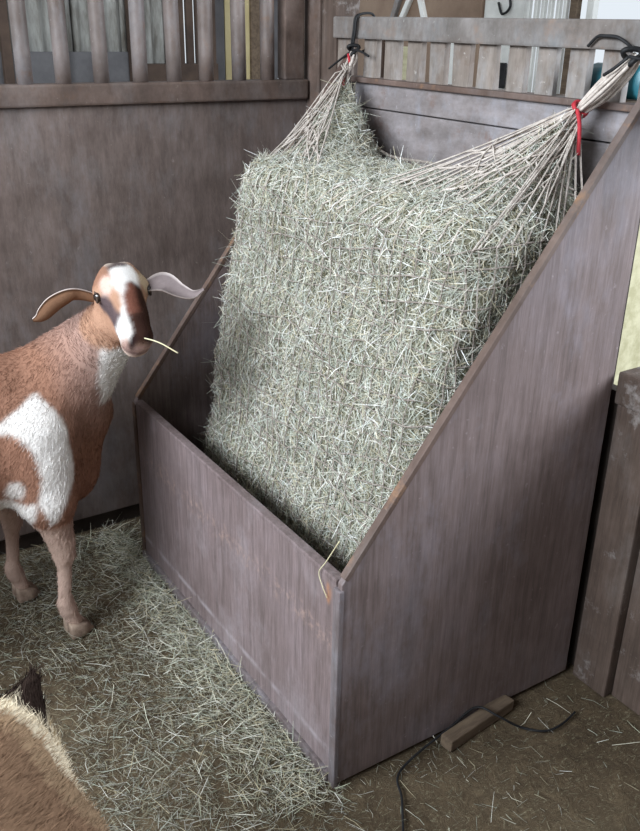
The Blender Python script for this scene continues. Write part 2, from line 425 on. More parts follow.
for k, x in enumerate([0.176, 0.305, 0.401, 0.499, 0.592, 0.682, 0.770, 0.869, 0.958, 1.050, 1.143, 1.24, 1.34, 1.44]):
    hw = 0.0285+random.uniform(-.002, .002)
    if x < 1.3 or True: box('slat', (x-hw, 0.006, Z_LIP-0.006), (x+hw, 0.024, Z_RAIL0+0.006), 'slat', wb, 0.003, 0.0015)
box('top_rail', (0.148, -0.014, Z_RAIL0), (2.6, 0.034, Z_RAIL1), 'galv', wb, 0.005)
# lower wall right of the feeder
box('post', (1.290, 0.0, 0.0), (1.392, 0.07, 0.748), 'post', wb, 0.005)
box('rail', (1.285, -0.006, 0.748), (2.6, 0.07, 0.822), 'post', wb, 0.005)
box('board', (1.394, 0.026, 0.0), (2.6, 0.05, 0.747), 'post', wb, 0.003)
box('lip', (1.32, -0.006, Z_LIP-0.03), (2.6, 0.03, Z_LIP), 'rust_edge', wb, 0.003)

# ---- neighbouring stall seen through the pipes (x < 0)
XB = -2.6
ws = box('wall_stall', (XB-0.12, -1.6, -0.01), (XB-0.08, 0.55, 2.9), 'dark_brown', bevel=0)
tag(ws, 'old corrugated tin wall of the stall beyond the pipe bars', 'wall', kind='structure')
def corrugated(name, y0, y1, z0, z1, x, mat, parent, pitch=0.075, amp=0.012):
    n = int((y1-y0)/pitch*8); ys = np.linspace(y0, y1, n)
    xx = x+amp*np.sin((ys-y0)/pitch*2*math.pi)
    V = np.vstack([np.stack([xx, ys, ys*0+z0], 1), np.stack([xx, ys, ys*0+z1], 1)])
    i = np.arange(n-1); Fq = np.stack([i, i+1, n+i+1, n+i], 1)
    o = mesh_np(name, V, Fq, mat, parent, smooth=True)
    md = o.modifiers.new('thickness', 'SOLIDIFY'); md.thickness = 0.003
    return o
ya, yb_ = onx(0, 50, XB)[1], onx(172, 50, XB)[1]
yy = np.linspace(ya-0.4, yb_, 6)
for i in range(5): corrugated('corrugated_sheet', yy[i]-0.01, yy[i+1]+0.01, 0.9, 2.9, XB-0.05+0.004*(i % 2), 'tin', ws)
zb = onx(60, 52, XB)[2]
box('panel', (XB-0.06, yy[0], 0.0), (XB-0.015, onx(130, 60, XB)[1], zb), 'slate', ws, 0.004)
box('panel', (XB-0.06, onx(130, 60, XB)[1]+0.005, 0.0), (XB+0.03, onx(216, 60, XB)[1], onx(140, 64, XB)[2]), 'dark_brown', ws, 0.004)
for px in (5, 62, 133):
    y = onx(px, 40, XB)[1]; box('stud', (XB-0.03, y-0.025, 0), (XB+0.02, y+0.025, 2.9), 'dark_brown', ws, 0.004)
# dark boards with daylight between them
pw = [(168, 184.5), (187.3, 194), (196.6, 216)]
for a, b in pw: box('plank', (XB-0.03, onx(a, 40, XB)[1], 0.0), (XB, onx(b, 40, XB)[1], 2.9), 'dark_brown', ws, 0.003)
wd2 = box('wall_shed', (XB-0.25, onx(214, 40, XB)[1], 0.0), (XB-0.2, onx(216, 40, XB)[1], 2.9), 'dark_brown', bevel=0.002)
tag(wd2, 'ochre boarded shed wall beyond the pipe bars', 'wall', kind='structure')
for a, b, mt, dx in ((213, 223, 'slate', 0.0), (222.5, 248, 'yellow', 0.0), (247, 264, 'wood', 0.02), (263.5, 276, 'slate', 0), (278.5, 300, 'wood', 0.03)):
    box('plank', (XB-0.2+dx, onx(a+0.5, 40, XB-0.2)[1], 0.0), (XB-0.17+dx, onx(b-0.5, 40, XB-0.2)[1], 2.9), mt, wd2, 0.003)

# ---- aisle seen over and through the stall front (y > 0)
YA = 2.4
wa = box('wall_aisle', (-3.0, YA+0.1, 0.0), (onx(0, 0, 0)[0]-0.3, YA+0.14, 0.4), 'dark_brown', bevel=0)
tag(wa, 'far wall of the barn aisle behind the slatted stall front', 'wall', kind='structure')
def far(px): return ony(px, 20, YA)[0]
def far_box(name, a, b, z0, z1, mt, parent, dy=0.0, th=0.04):
    return box(name, (far(a), YA+dy, z0), (far(b), YA+dy+th, z1), mt, parent, 0.006)
d1 = far_box('door_1', 340, 466, 0.0, 2.6, 'door_brown', None, 0.02)
tag(d1, 'brown stall door with pale braces across the aisle', 'door', kind='structure')
def brace(p0, p1, wd, mt, parent, dy):
    a, b = np.array([far(p0[0]), ony(p0[0], p0[1], YA)[2]]), np.array([far(p1[0]), ony(p1[0], p1[1], YA)[2]])
    t = (b-a)/np.linalg.norm(b-a); nn = np.array([-t[1], t[0]])*wd/2; a = a-t*0.02; b = b+t*0.5
    return prism('brace', [tuple(a-nn), tuple(a+nn), tuple(b+nn), tuple(b-nn)], 'y', YA+dy-0.03, YA+dy, mt, parent)
brace((402, 16), (408, 0), 0.035, 'white_paint', d1, 0.02)
brace((423, 16), (419, 0), 0.035, 'white_paint', d1, 0.02)
brace((393, 16), (397, 0), 0.04, 'galv', d1, 0.02)
for a, b, z0, z1 in ((404, 416, .2, 1.36), (414, 421, 1.2, 1.5), (375, 384, .2, 1.5)): far_box('batten', a, b, z0, z1, 'dark_brown' if a != 404 else 'pale_wood', d1, 0.0, 0.018)
d2 = far_box('door_2', 481, 521, 0.0, 2.6, 'white_paint', None, 0.02)
tag(d2, 'white painted aisle door with dark hasp', 'door', kind='structure')
tubes('hasp', [smooth_path([(far(497), YA+0.0, 1.62), (far(503), YA-0.01, 1.56), (far(509), YA, 1.60), (far(505), YA, 1.7)], 6)], 0.008, 'black', d2)
far_box('panel', 436, 466, 0.0, 1.40, 'white_paint', d2, -0.02, 0.03)
far_box('stile', 467, 480, 0.0, 2.6, 'door_brown', d2, 0.0)
w1 = far_box('window_1', 522, 572, 1.0, 1.06, 'white_paint', None, 0.0)
tag(w1, 'white barred window across the aisle with daylight behind', 'window', kind='structure')
for px in (526, 534, 541, 548, 556, 563): far_box('bar', px-1.6, px+1.6, 1.0, 2.6, 'white_paint', w1, 0.0, 0.03)
far_box('mullion', 568, 575, 0.0, 2.6, 'wood', w1, 0.0)
far_box('frame', 585, 592, 0.0, 2.6, 'white_paint', w1, 0.0)
for k, (a, b, z0, z1, mt) in enumerate(((440, 447, .8, 1.36, 'dark_brown'), (505, 512, 1.16, 1.30, 'black'), (524, 532, .9, 1.34, 'wood'), (551, 560, .6, 1.26, 'wood'))):
    far_box('batten', a, b, z0, z1, mt, w1 if a > 520 else d2, -0.02, 0.018)
# added sheets standing in for pale strawy ground over the low wall, turned to the aisle light
for k, (xa, y0, y1, z1, mt) in enumerate(((0.72, 0.22, 1.5, 1.31, 'pale_wood'), (0.755, 0.22, 0.62, 0.80, 'post'))):
    tag(box('plywood_sheet', (xa, y0, 0.0), (xa+0.03, y1, z1), mt, None, 0.004),
        ['taller pale plywood sheet standing in the aisle beyond the low wall right of the feeder',
         'shorter grey plywood sheet standing against the pale sheet beyond the low wall'][k], 'plywood sheet', 'sheets beyond the low wall')

# ================================================================== HAY FEEDER
fd = empty('hay_feeder', ((XL+XR)/2, -DEP/2, 0))
tag(fd, 'large brown slope-sided hay feeder box standing against the slatted stall front', 'hay feeder')
def under(o, root):
    o.parent = root; o.matrix_parent_inverse = Matrix.Translation(root.location).inverted(); return o
TH = 0.016
ySL = -0.012
side_poly = [(-DEP, 0.012), (-DEP, HF), (ySL, ZT), (ySL, 0.012)]
for xa, xb in ((XL, XL+TH), (XR-TH, XR)):
    sp = under(prism('side_panel', side_poly, 'x', xa, xb, 'side'), fd)
    # edge strip along the slope
    d = np.array([ySL+DEP, ZT-HF]); d = d/np.linalg.norm(d); nn = np.array([-d[1], d[0]])
    a = np.array([-DEP, HF])+d*0.012; b = np.array([ySL, ZT])-d*0.004
    q = [a+nn*0.004, b+nn*0.004, b-nn*0.008, a-nn*0.008]
    es = prism('edge_strip', [tuple(v) for v in q], 'x', xa-0.001, xb+0.001, 'rust_edge', None, 0.002)
    es.parent = sp
under(box('front_panel', (XL+0.001, -DEP-0.002, 0.03), (XR-TH-0.001, -DEP+0.018, HF), 'front', None, 0.004), fd)
under(box('bottom_rail', (XL+0.01, -DEP-0.012, 0.006), (XR-TH-0.004, -DEP+0.016, 0.034), 'edge_pale', None, 0.004), fd)
under(box('top_edge', (XL+TH, -DEP-0.003, HF-0.008), (XR-TH-0.001, -DEP+0.020, HF+0.004), 'front', None, 0.003), fd)
under(box('corner_strip', (XR-TH-0.004, -DEP-0.008, 0.004), (XR+0.003, -DEP+0.004, HF-0.012), 'edge_pale', None, 0.003), fd)
under(box('corner_strip', (XL-0.004, -DEP-0.006, 0.004), (XL+0.02, -DEP+0.006, HF-0.006), 'rust_edge', None, 0.004), fd)
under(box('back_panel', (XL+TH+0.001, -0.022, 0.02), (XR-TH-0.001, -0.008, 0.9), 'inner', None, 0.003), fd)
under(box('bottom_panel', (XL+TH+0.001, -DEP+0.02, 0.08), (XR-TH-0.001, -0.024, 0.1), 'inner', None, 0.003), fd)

# ================================================================== HAY BALE + NET
BXL, BXR, BYB, BZ0, BZ1 = 0.335, 1.225, -0.07, 0.13, 1.175
PEAK_L = np.array([0.285, -0.055, 1.385]); TIE_R = np.array([1.125, -0.055, 1.348])
def yfront(z): return -0.425 - 0.135*np.clip((1.15-z)/0.75, 0, 1.3)**1.1
def bale_sdf(P):
    x, y, z = P[..., 0], P[..., 1], P[..., 2]
    yf = yfront(z); hy = (BYB-yf)/2; cy = (BYB+yf)/2
    rr = 0.075
    q = np.stack([np.abs(x-(BXL+BXR)/2)-(BXR-BXL)/2+rr, np.abs(y-cy)-hy+rr, np.abs(z-(BZ0+BZ1)/2)-(BZ1-BZ0)/2+rr], -1)
    d = np.linalg.norm(np.maximum(q, 0), axis=-1)+np.minimum(q.max(-1), 0)-rr
    d = smin(d, sd_cone(P, (0.46, -0.21, 1.07), (0.30, -0.065, 1.33), 0.15, 0.018), 0.06)
    d = smin(d, sd_cone(P, (1.06, -0.20, 1.08), (1.115, -0.06, 1.31), 0.14, 0.018), 0.06)
    return d + 0.010*wave(P, 16, 0.3)+0.006*wave(P, 37, 2.0)+0.003*wave(P, 80, 5.0)
def bale_grad(P, e=0.006):
    P = np.asarray(P, np.float32); g = np.zeros_like(P)
    for i in range(3):
        d = np.zeros(3, np.float32); d[i] = e; g[..., i] = bale_sdf(P+d)-bale_sdf(P-d)
    return unit(g)
def to_surface(P, lift=0.011):
    P = np.asarray(P, np.float32).copy()
    for _ in range(5): P -= bale_grad(P)*(bale_sdf(P)-lift)[..., None]*0.9
    return P
bV, bF = surface_nets(bale_sdf, (0.2, -0.72, 0.05), (1.36, 0.0, 1.42), 0.014)
HAYC = np.array([lin(c)[:3] for c in ((208, 206, 196), (194, 196, 184), (218, 214, 202), (176, 180, 164), (200, 190, 166), (226, 225, 222), (164, 158, 138), (192, 198, 190))])
def hay_cols(n, jit=0.10, p=None): return np.clip(HAYC[rng.choice(len(HAYC), n, p=p)]*(1+rng.normal(size=(n, 1))*jit), 0.01, 0.9)
bc = np.array(lin((122, 120, 102))[:3])*(1+0.25*wave(bV, 60, 1.0)[:, None])  # core colour darkened to stand in for shade in holes between stems
bale = mesh_np('hay_bale', bV, bF, 'hay', None, bc, smooth=True)
tag(bale, 'pale green block of hay packed in the rope net inside the feeder', 'hay bale')
def face_samples(V, Fq, n, keep=None):
    a = V[Fq]; cen = a.mean(1); nr = np.cross(a[:, 2]-a[:, 0], a[:, 3]-a[:, 1]); ar = np.linalg.norm(nr, axis=1)
    wgt = ar.copy()
    if keep is not None: wgt = wgt*keep(cen, nr/np.maximum(ar[:, None], 1e-9))
    f = rng.choice(len(Fq), n, p=wgt/wgt.sum()); u, v = rng.random((n, 1)), rng.random((n, 1))
    P = (a[f, 0]*(1-u)+a[f, 1]*u)*(1-v)+(a[f, 3]*(1-u)+a[f, 2]*u)*v
    return P, unit(nr[f])
def stems(n, keep, lmin, lmax, tilt, wmin, wmax):
    P, N = face_samples(bV, bF, n, keep)
    T = unit(np.cross(N, rng.normal(size=(n, 3)))); T = unit(T + N*np.abs(rng.normal(size=(n, 1)))*tilt)
    L = rng.uniform(lmin, lmax, (n, 1))
    return P-T*L*0.3+N*0.004, T*L, rng.uniform(wmin, wmax, n)
def clipx(P, D, W_):
    E_ = P+D*1.05; ok = (E_[:, 0] < XR-TH-.006) & (P[:, 0] < XR-TH-.006) & (E_[:, 0] > XL+TH+.004) & (E_[:, 1] < -0.012)
    return P[ok], D[ok], W_[ok]
vis = lambda c_, n_: ((n_[:, 1] < 0.35) | (n_[:, 2] > 0.0)).astype(float)*(c_[:, 2] > 0.3)
P, D, W_ = clipx(*stems(85000, vis, 0.015, 0.06, 0.30, 0.0008, 0.0018))
ribbons('stems', P, D, W_, hay_cols(len(P)), 'hay', bale, 0.25, 'stuff')
P, D, W_ = clipx(*stems(2400, vis, 0.04, 0.10, 0.9, 0.0009, 0.0017))
ribbons('loose_stems', P, D, W_, hay_cols(len(P), 0.1), 'hay', bale, 0.35, 'stuff')

# ---- net
net = empty('hay_net', (0.78, -0.3, 0.3))
tag(net, 'knotted rope hay net stretched round the hay, gathered at both upper corners', 'hay net')
paths = []
def seg(a, b, n): return np.linspace(a, b, n)
top_pts = []
for i, x in enumerate(np.arange(BXL+0.02, BXR-0.01, 0.036)):
    z = np.linspace(0.32, 1.13, 40)
    px = x + 0.018*np.sin(z*9+i)*0.5 + 0.03*(z-0.7)*np.sign(x-0.7)*0.3
    p = np.stack([px, yfront(z)-0.01, z], 1); p = to_surface(p); paths.append(p); top_pts.append(p[-1])
for i, y in enumerate(np.arange(-0.50, -0.10, 0.036)):
    z = np.linspace(0.45, 1.12, 34); sl = [z > 0][0]
    for xs in (BXR+0.01, BXL-0.01):
        yy2 = np.maximum(y+0*z, yfront(z)+0.02)
        p = to_surface(np.stack([xs+0*z, yy2, z], 1)); paths.append(p)
        if xs > 1: top_pts.append(p[-1])
        else: top_pts.append(p[-1])
for j, z in enumerate(np.arange(0.36, 1.15, 0.038)):
    xs = np.linspace(BXL+0.03, BXR-0.03, 60); zz = z+0.012*np.sin(xs*14+j*1.3)-0.02*np.sin((xs-BXL)/(BXR-BXL)*math.pi)
    fr = np.stack([xs, yfront(zz)-0.005, zz], 1)
    lf = np.stack([np.full(16, BXL-0.005), np.linspace(BYB-0.02, yfront(z)+0.03, 16), np.full(16, z)], 1)
    rt = np.stack([np.full(16, BXR+0.005), np.linspace(yfront(z)+0.03, BYB-0.02, 16), np.full(16, z)], 1)
    paths.append(to_surface(np.vstack([lf, fr, rt])))
under(tubes('mesh', paths, 0.0017, 'rope', None, 4), net)['kind'] = 'stuff'
# cords running over the top to the two gathers
gl, gr = [], []
for tp in top_pts:
    left = tp[0] < 0.70
    tgt = PEAK_L if left else TIE_R
    n = 26; t = np.linspace(0, 1, n)[:, None]
    line = tp*(1-t)+(tgt+rng.normal(size=3)*0.006)*t
    sd = bale_sdf(line.astype(np.float32)); g = bale_grad(line)
    low = sd < 0.006
    line[low] -= (g*(sd-0.006)[:, None])[low]
    line[:, 2] -= 0.012*np.sin(t[:, 0]*math.pi)*(~low)
    line[-1] = tgt+rng.normal(size=3)*0.006
    (gl if left else gr).append(line)
extra = []
for k in range(34):   # second layer of crossing cords near the gathers
    for lst, tgt in ((gl, PEAK_L), (gr, TIE_R)):
        a, b = lst[rng.integers(len(lst))], lst[rng.integers(len(lst))]
        i = rng.integers(10, 20); extra.append(np.vstack([a[i-3], (a[i]+b[i])/2, b[i+3]]))
under(tubes('gathered_cords', gl+gr, 0.0022, 'rope_white', None, 4), net)['kind'] = 'stuff'
under(tubes('knotted_cords', [smooth_path(e, 4) for e in extra], 0.0022, 'rope_white', None, 4), net)['kind'] = 'stuff'
# back edge rope that sags between the gathers
ed = smooth_path([PEAK_L, (0.34, -0.07, 1.30), (0.46, -0.06, 1.19), (0.66, -0.07, 1.185), (0.9, -0.07, 1.20), (1.03, -0.06, 1.26), TIE_R], 10)
under(tubes('edge_rope', [ed], 0.004, 'rope', None, 6), net)
# tails beyond the ties
KNOT_L = np.array([0.272, -0.03, 1.425]); KNOT_R = np.array([1.232, -0.04, 1.450])
tl, tr = [], []
for k in range(9):
    o1 = rng.normal(size=3)*0.006; tl.append(smooth_path([PEAK_L+o1, (PEAK_L+KNOT_L)/2+o1*1.2, KNOT_L+o1*0.6], 5))
for k in range(16):
    o1 = rng.normal(size=3)*0.011; tr.append(smooth_path([TIE_R+o1*0.6, TIE_R*0.6+KNOT_R*0.4+o1*1.1, TIE_R*0.25+KNOT_R*0.75+o1*0.9, KNOT_R+o1*0.4], 5))
under(tubes('net_tail', tl, 0.003, 'rope_white', None, 5), net)['kind'] = 'stuff'
under(tubes('net_tail', tr, 0.0036, 'rope_white', None, 5), net)['kind'] = 'stuff'
# red ties
ax = unit(KNOT_R-TIE_R); s1 = unit(np.cross(ax, [0, 0, 1.0])); s2 = np.cross(ax, s1)
ring = [TIE_R+(s1*math.cos(t)+s2*math.sin(t))*0.016+ax*0.004*math.sin(t*0.5) for t in np.linspace(0, 4*math.pi, 33)]
rt_ = under(tubes('red_tie', [np.array(ring), smooth_path([TIE_R+(0.010, -0.018, 0.0), TIE_R+(0.030, -0.028, -0.030), TIE_R+(0.034, -0.026, -0.085)], 6)], 0.0042, 'red', None, 6), net)
tag(rt_, 'red tape tie')
rl = under(tubes('red_tie', [smooth_path([KNOT_L+(-.004, -.01, -.005), KNOT_L+(.006, -.014, -.02), KNOT_L+(.0, -.012, -.045)], 6),
    smooth_path([PEAK_L+(.002, -.012, -.02), PEAK_L+(.03, -.028, -.07), PEAK_L+(.05, -.04, -.12)], 6)], 0.0042, 'red', None, 5), net)

# ---- black tie cords
c1 = empty('tie_cord', (0.272, 0.01, Z_RAIL1))
tag(c1, 'black cord looped over the steel rail holding the left net gather', 'cord', 'cords tying the net to the rail')
x0 = 0.272
under(tubes('loop', [smooth_path([(x0-.006, -.026, 1.43), (x0+.002, -.024, 1.475), (x0+.006, -.021, 1.513), (x0+.008, 0, 1.523), (x0+.008, .03, 1.52), (x0+.007, .041, 1.49), (x0+.004, .036, 1.445), (x0, .0, 1.425)], 6),
    smooth_path([(x0-.016, -.024, 1.43), (x0-.006, -.024, 1.475), (x0-.002, -.021, 1.513), (x0, 0, 1.522)], 6)], 0.0034, 'black', None, 6), c1)
kn = [np.array([(x0+.013*math.cos(t), -0.026+.012*math.sin(2*t), 1.43+.013*math.sin(t)) for t in np.linspace(0, 2*math.pi, 25)])]
under(tubes('knot', kn, 0.0048, 'black', None, 6), c1)
under(tubes('cord_end', [smooth_path([(x0, -.03, 1.43), (x0-.05, -.035, 1.405), (x0-.115, -.03, 1.378)], 6), smooth_path([(x0, -.03, 1.432), (x0+.05, -.035, 1.428), (x0+.085, -.034, 1.418)], 6)], 0.003, 'black', None, 5), c1)
c2 = empty('tie_cord', (1.25, 0.01, Z_RAIL1))
tag(c2, 'black cord arched across the steel rail holding the right net gather', 'cord', 'cords tying the net to the rail')
a1, a2, a3 = ony(588, 46, -0.022), ony(606, 36, -0.026), ony(630, 46, -0.03)
under(tubes('loop', [smooth_path([a1, (a1+a2)/2+(0, 0, .008), a2, (a2+a3)/2+(0, 0, .006), a3, KNOT_R+(.0, -.015, .01)], 6)], 0.0034, 'black', None, 6), c2)
kn = [np.array([KNOT_R+(.016*math.cos(t), -.012+.012*math.sin(2*t), .014*math.sin(t)) for t in np.linspace(0, 2*math.pi, 25)])]
under(tubes('knot', kn, 0.0052, 'black', None, 6), c2)
under(tubes('cord_end', [smooth_path([KNOT_R+(0, -.02, 0), KNOT_R+(-.02, -.03, -.02), KNOT_R+(-.045, -.03, -.035)], 6), smooth_path([KNOT_R+(0, -.02, 0), KNOT_R+(.05, -.02, .0), KNOT_R+(.09, .0, .04)], 6)], 0.0035, 'black', None, 5), c2)

# ---- striped bottle lying on the ledge behind the slats
def cyl_x(name, x0_, x1_, y, z, r, mat, parent, taper=1.0):
    V, F, T = tube_arrays(np.array([(x0_, y, z), (x0_+.004, y, z), ((x0_+x1_)/2, y, z), (x1_-.004, y, z), (x1_, y, z)]), np.array([r*.85, r, r, r*taper, r*.85*taper]), 16)
    o = mesh_np(name, V, np.vstack([F[:, :3], F[:, [0, 2, 3]], T]), mat, None, smooth=True)
    return under(o, parent)
bo = empty('bottle', (1.1, 0.075, 1.36))
tag(bo, 'teal and white striped bottle lying behind the slats at right', 'bottle')
ZB = 1.397
sh = box('ledge', (0.95, 0.045, 1.34), (1.6, 0.13, Z_LIP), 'wood', wb, 0.003)
cyl_x('body', 1.03, 1.16, 0.085, ZB, 0.034, 'teal', bo)
cyl_x('stripe', 1.035, 1.155, 0.083, ZB, 0.0345, 'white_paint', bo)
bo.children[1].scale = (1, 1, 0.35)
bo.children[1].location = (0, -0.001, (ZB-bo.location.z)*0.65+0.013)
cyl_x('cap', 1.01, 1.03, 0.085, ZB, 0.02, 'blue', bo)

# ================================================================== LOOSE HAY
def scatter(n, fn, lmin, lmax, zmax, wmin=0.0010, wmax=0.0022, flat=0.25, jit=0.15, dim=1.0):
    P = fn(n); a = rng.uniform(0, 2*math.pi, n); n = len(P)
    T = unit(np.stack([np.cos(a[:n]), np.sin(a[:n]), rng.normal(size=n)*flat], 1)); L = rng.uniform(lmin, lmax, (n, 1))
    P = np.hstack([P, rng.random((n, 1))**2*zmax+0.003]); D = T*L
    D[:, 2] = np.maximum(D[:, 2], -P[:, 2]*0.9)
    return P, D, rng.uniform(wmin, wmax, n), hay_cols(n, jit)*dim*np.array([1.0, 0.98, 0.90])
def floor_pts(n):
    x = rng.uniform(0.0, 2.3, n*3); y = rng.uniform(-2.0, -0.02, n*3)
    dens = np.exp(-np.maximum(0, -DEP-y)/1.3)*np.where(y < -DEP, 1.0, 0.0)*np.where(x < 1.32, 1.0, np.exp(-(x-1.32)/0.35)*0.6)
    dens = np.maximum(dens, np.where((x < XL) & (y > -DEP), 0.9, 0))
    dens = np.maximum(dens, np.where((x > XR+.01), 0.05+0.35*np.exp(-(x-XR)/0.06)*(y < -0.35), 0))
    dens *= 0.6+0.4*wave(np.stack([x, y, x*0], -1), 7, 2.0)
    return np.stack([x, y], 1)[rng.random(n*3) < dens][:n]
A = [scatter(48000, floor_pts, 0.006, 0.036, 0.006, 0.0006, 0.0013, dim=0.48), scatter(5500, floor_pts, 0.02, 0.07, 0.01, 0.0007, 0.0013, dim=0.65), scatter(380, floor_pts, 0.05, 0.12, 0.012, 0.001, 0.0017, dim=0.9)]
def heap_pts(n):   # drift of hay along the foot of the front panel
    x = rng.uniform(XL-0.18, XR+0.02, n); y = -DEP-0.012-np.abs(rng.normal(size=n))*0.085*(0.6+0.5*(x-XL))
    return np.stack([x, y], 1)
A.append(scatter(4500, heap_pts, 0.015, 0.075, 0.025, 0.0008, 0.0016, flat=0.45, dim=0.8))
cat = [np.concatenate([a[i] for a in A]) for i in range(4)]
# keep the stems out of the panel and the walls
ok = (cat[0][:, 0] > 0.02)
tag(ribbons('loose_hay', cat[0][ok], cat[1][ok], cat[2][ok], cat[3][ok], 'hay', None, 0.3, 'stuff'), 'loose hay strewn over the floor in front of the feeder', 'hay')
def trough_pts(n): return np.stack([rng.uniform(XL+.05, XR-.06, n), rng.uniform(-DEP+.05, -0.42, n)], 1)
P, D, W_, K_ = scatter(5000, trough_pts, 0.02, 0.09, 0.10, flat=0.3)
P[:, 2] += 0.11
D[:, 1] = np.where(P[:, 1]+D[:, 1] < -DEP+.025, -D[:, 1], D[:, 1])
D[:, 0] = np.where((P[:, 0]+D[:, 0] < XL+.03) | (P[:, 0]+D[:, 0] > XR-.03), -D[:, 0], D[:, 0])
tag(ribbons('hay_scraps', P, D, W_, K_, 'hay', None, 0.3, 'stuff'), 'fallen hay scraps in the bottom of the feeder trough', 'hay')

# ---- timber offcut and cable on the floor
p1, p2 = onz(446, 748), onz(508, 706)
dv = unit((p2-p1)*[1, 1, 0]); ang = math.atan2(dv[1], dv[0]); Lb = float(np.linalg.norm(p2-p1))
wbk = box('timber_block', (0, 0.0, 0.0), (Lb, 0.034, 0.030), 'wood', None, 0.004, 0.002)
wbk.location = (*((p1+np.array([0.016, 0.0, 0]))[:2]), 0.0); wbk.rotation_euler = (0, 0, ang)
tag(wbk, 'short rough timber offcut lying beside the feeder foot', 'timber block')
cp = [onz(x, y, 0.006) for x, y in ((404, 850), (402, 800), (401, 770))]
cp2 = [onz(x, y, 0.03) for x, y in ((446, 720),)]; cp3 = [onz(x, y, z) for x, y, z in ((475, 706, .05), (498, 716, .045), (520, 727, .012), (545, 731, .006), (562, 724, .006), (575, 712, .006))]
pth = np.array(cp+cp2+cp3); pth[:, 0] = np.maximum(pth[:, 0], XR+0.012)
tag(tubes('cable', [smooth_path(pth, 8)], 0.0028, 'black', None, 6), 'thin black cable snaking over the floor past the feeder side', 'cable')

# ================================================================== GOATS
def frame(h):
    h = np.array([h[0], h[1], 0.0]); h /= np.linalg.norm(h); l = np.array([-h[1], h[0], 0.0]); return h, l
def combine(prims, P):
    d = None
    for k, f in prims:
        v = f(P); d = v if d is None else smin(d, v, k)
    return d
def cone(a, b, ra, rb, k=0.03): return (k, lambda P: sd_cone(P, a, b, ra, rb))
def ell(c_, r, R=None, k=0.03): return (k, lambda P: sd_ell(P, c_, r, R))
def fur(name, V, Fq, Cc, n, lmin, lmax, flow, root, keep=None, wid=(0.0011, 0.002), lift=0.22, cj=0.12):
    a = V[Fq]; P, N = None, None
    cen = a.mean(1); nr = np.cross(a[:, 2]-a[:, 0], a[:, 3]-a[:, 1]); ar = np.linalg.norm(nr, axis=1)
    wgt = ar.copy()
    if keep is not None: wgt = wgt*keep(cen)
    f = rng.choice(len(Fq), n, p=wgt/wgt.sum()); u, v = rng.random((n, 1)), rng.random((n, 1))
    P = (a[f, 0]*(1-u)+a[f, 1]*u)*(1-v)+(a[f, 3]*(1-u)+a[f, 2]*u)*v; N = unit(nr[f])
    T = flow(P); T = T - N*np.sum(T*N, 1, keepdims=True)
    T = unit(unit(T)+rng.normal(size=(n, 3))*0.16); T = unit(T+N*(lift+np.abs(rng.normal(size=(n, 1)))*0.08))
    L = rng.uniform(lmin, lmax, (n, 1)); K = Cc[Fq[f]].mean(1)*(1+rng.normal(size=(n, 1))*cj)
    o = ribbons(name, P-N*0.001, T*L, rng.uniform(*wid, n), np.clip(K, 0.003, 0.95), 'fur', root, 0.12, 'stuff')
    return o
def hoof(root, c_, h, l, mat='hoof', s=1.0):
    # cloven hoof: two wedge claws side by side
    bm = bmesh.new()
    for sd in (-1, 1):
        o = c_+l*sd*0.0145*s
        ringb = [o+h*a*s+l*b*s for a, b in ((-.026, -.012), (.010, -.0135), (.036, -.006*sd-.003), (.038, -.006*sd+.003), (.010, .0135), (-.026, .012))]
        ringt = [o+h*(a*0.72-.006)*s+l*b*0.85*s+np.array([0, 0, .034*s-a*.2*s]) for a, b in ((-.026, -.012), (.010, -.0135), (.034, -.004), (.034, .004), (.010, .0135), (-.026, .012))]
        vb = [bm.verts.new((p[0], p[1], 0.002)) for p in ringb]; vt = [bm.verts.new(p) for p in ringt]
        bm.faces.new(vb[::-1]); bm.faces.new(vt)
        for i in range(6): bm.faces.new((vb[i], vb[(i+1) % 6], vt[(i+1) % 6], vt[i]))
    bmesh.ops.recalc_face_normals(bm, faces=bm.faces[:])
    bmesh.ops.bevel(bm, geom=bm.edges[:], offset=0.003, segments=1, affect='EDGES')
    return from_bm('hoof', bm, mat, root, True)

# ---------------------------------------------------------------- brown and white goat by the left wall
GP = np.array([0.467, -1.02, 0.0])
gh, glf = frame((-0.10, 1.0))
GO = np.array([0.362, -1.05, 0.0])
def gl_(f, l, z): return GO+gh*f+glf*l+np.array([0, 0, z])
goat = empty('goat', tuple(GO))
tag(goat, 'brown and white goat with a striped face turned from the left wall', 'goat')
poll = onv(117, 267, GP, 0.05); nose = onv(141, 344, GP, -0.07)
HA = unit(nose-poll); HL = float(np.linalg.norm(nose-poll))
vw = unit(CAM-(poll+nose)/2)
HN = unit(vw-HA*(vw@HA)); HB = np.cross(HA, HN)        # HB: towards image right if positive
if HB@RT < 0: HB = -HB
tw = math.radians(16); HN, HB = HN*math.cos(tw)+HB*math.sin(tw), HB*math.cos(tw)-HN*math.sin(tw)
HR = np.stack([HA, HN, HB])
sc = HL/0.228
def hp(a, n, b): return poll+(HA*a+HN*n+HB*b)*sc
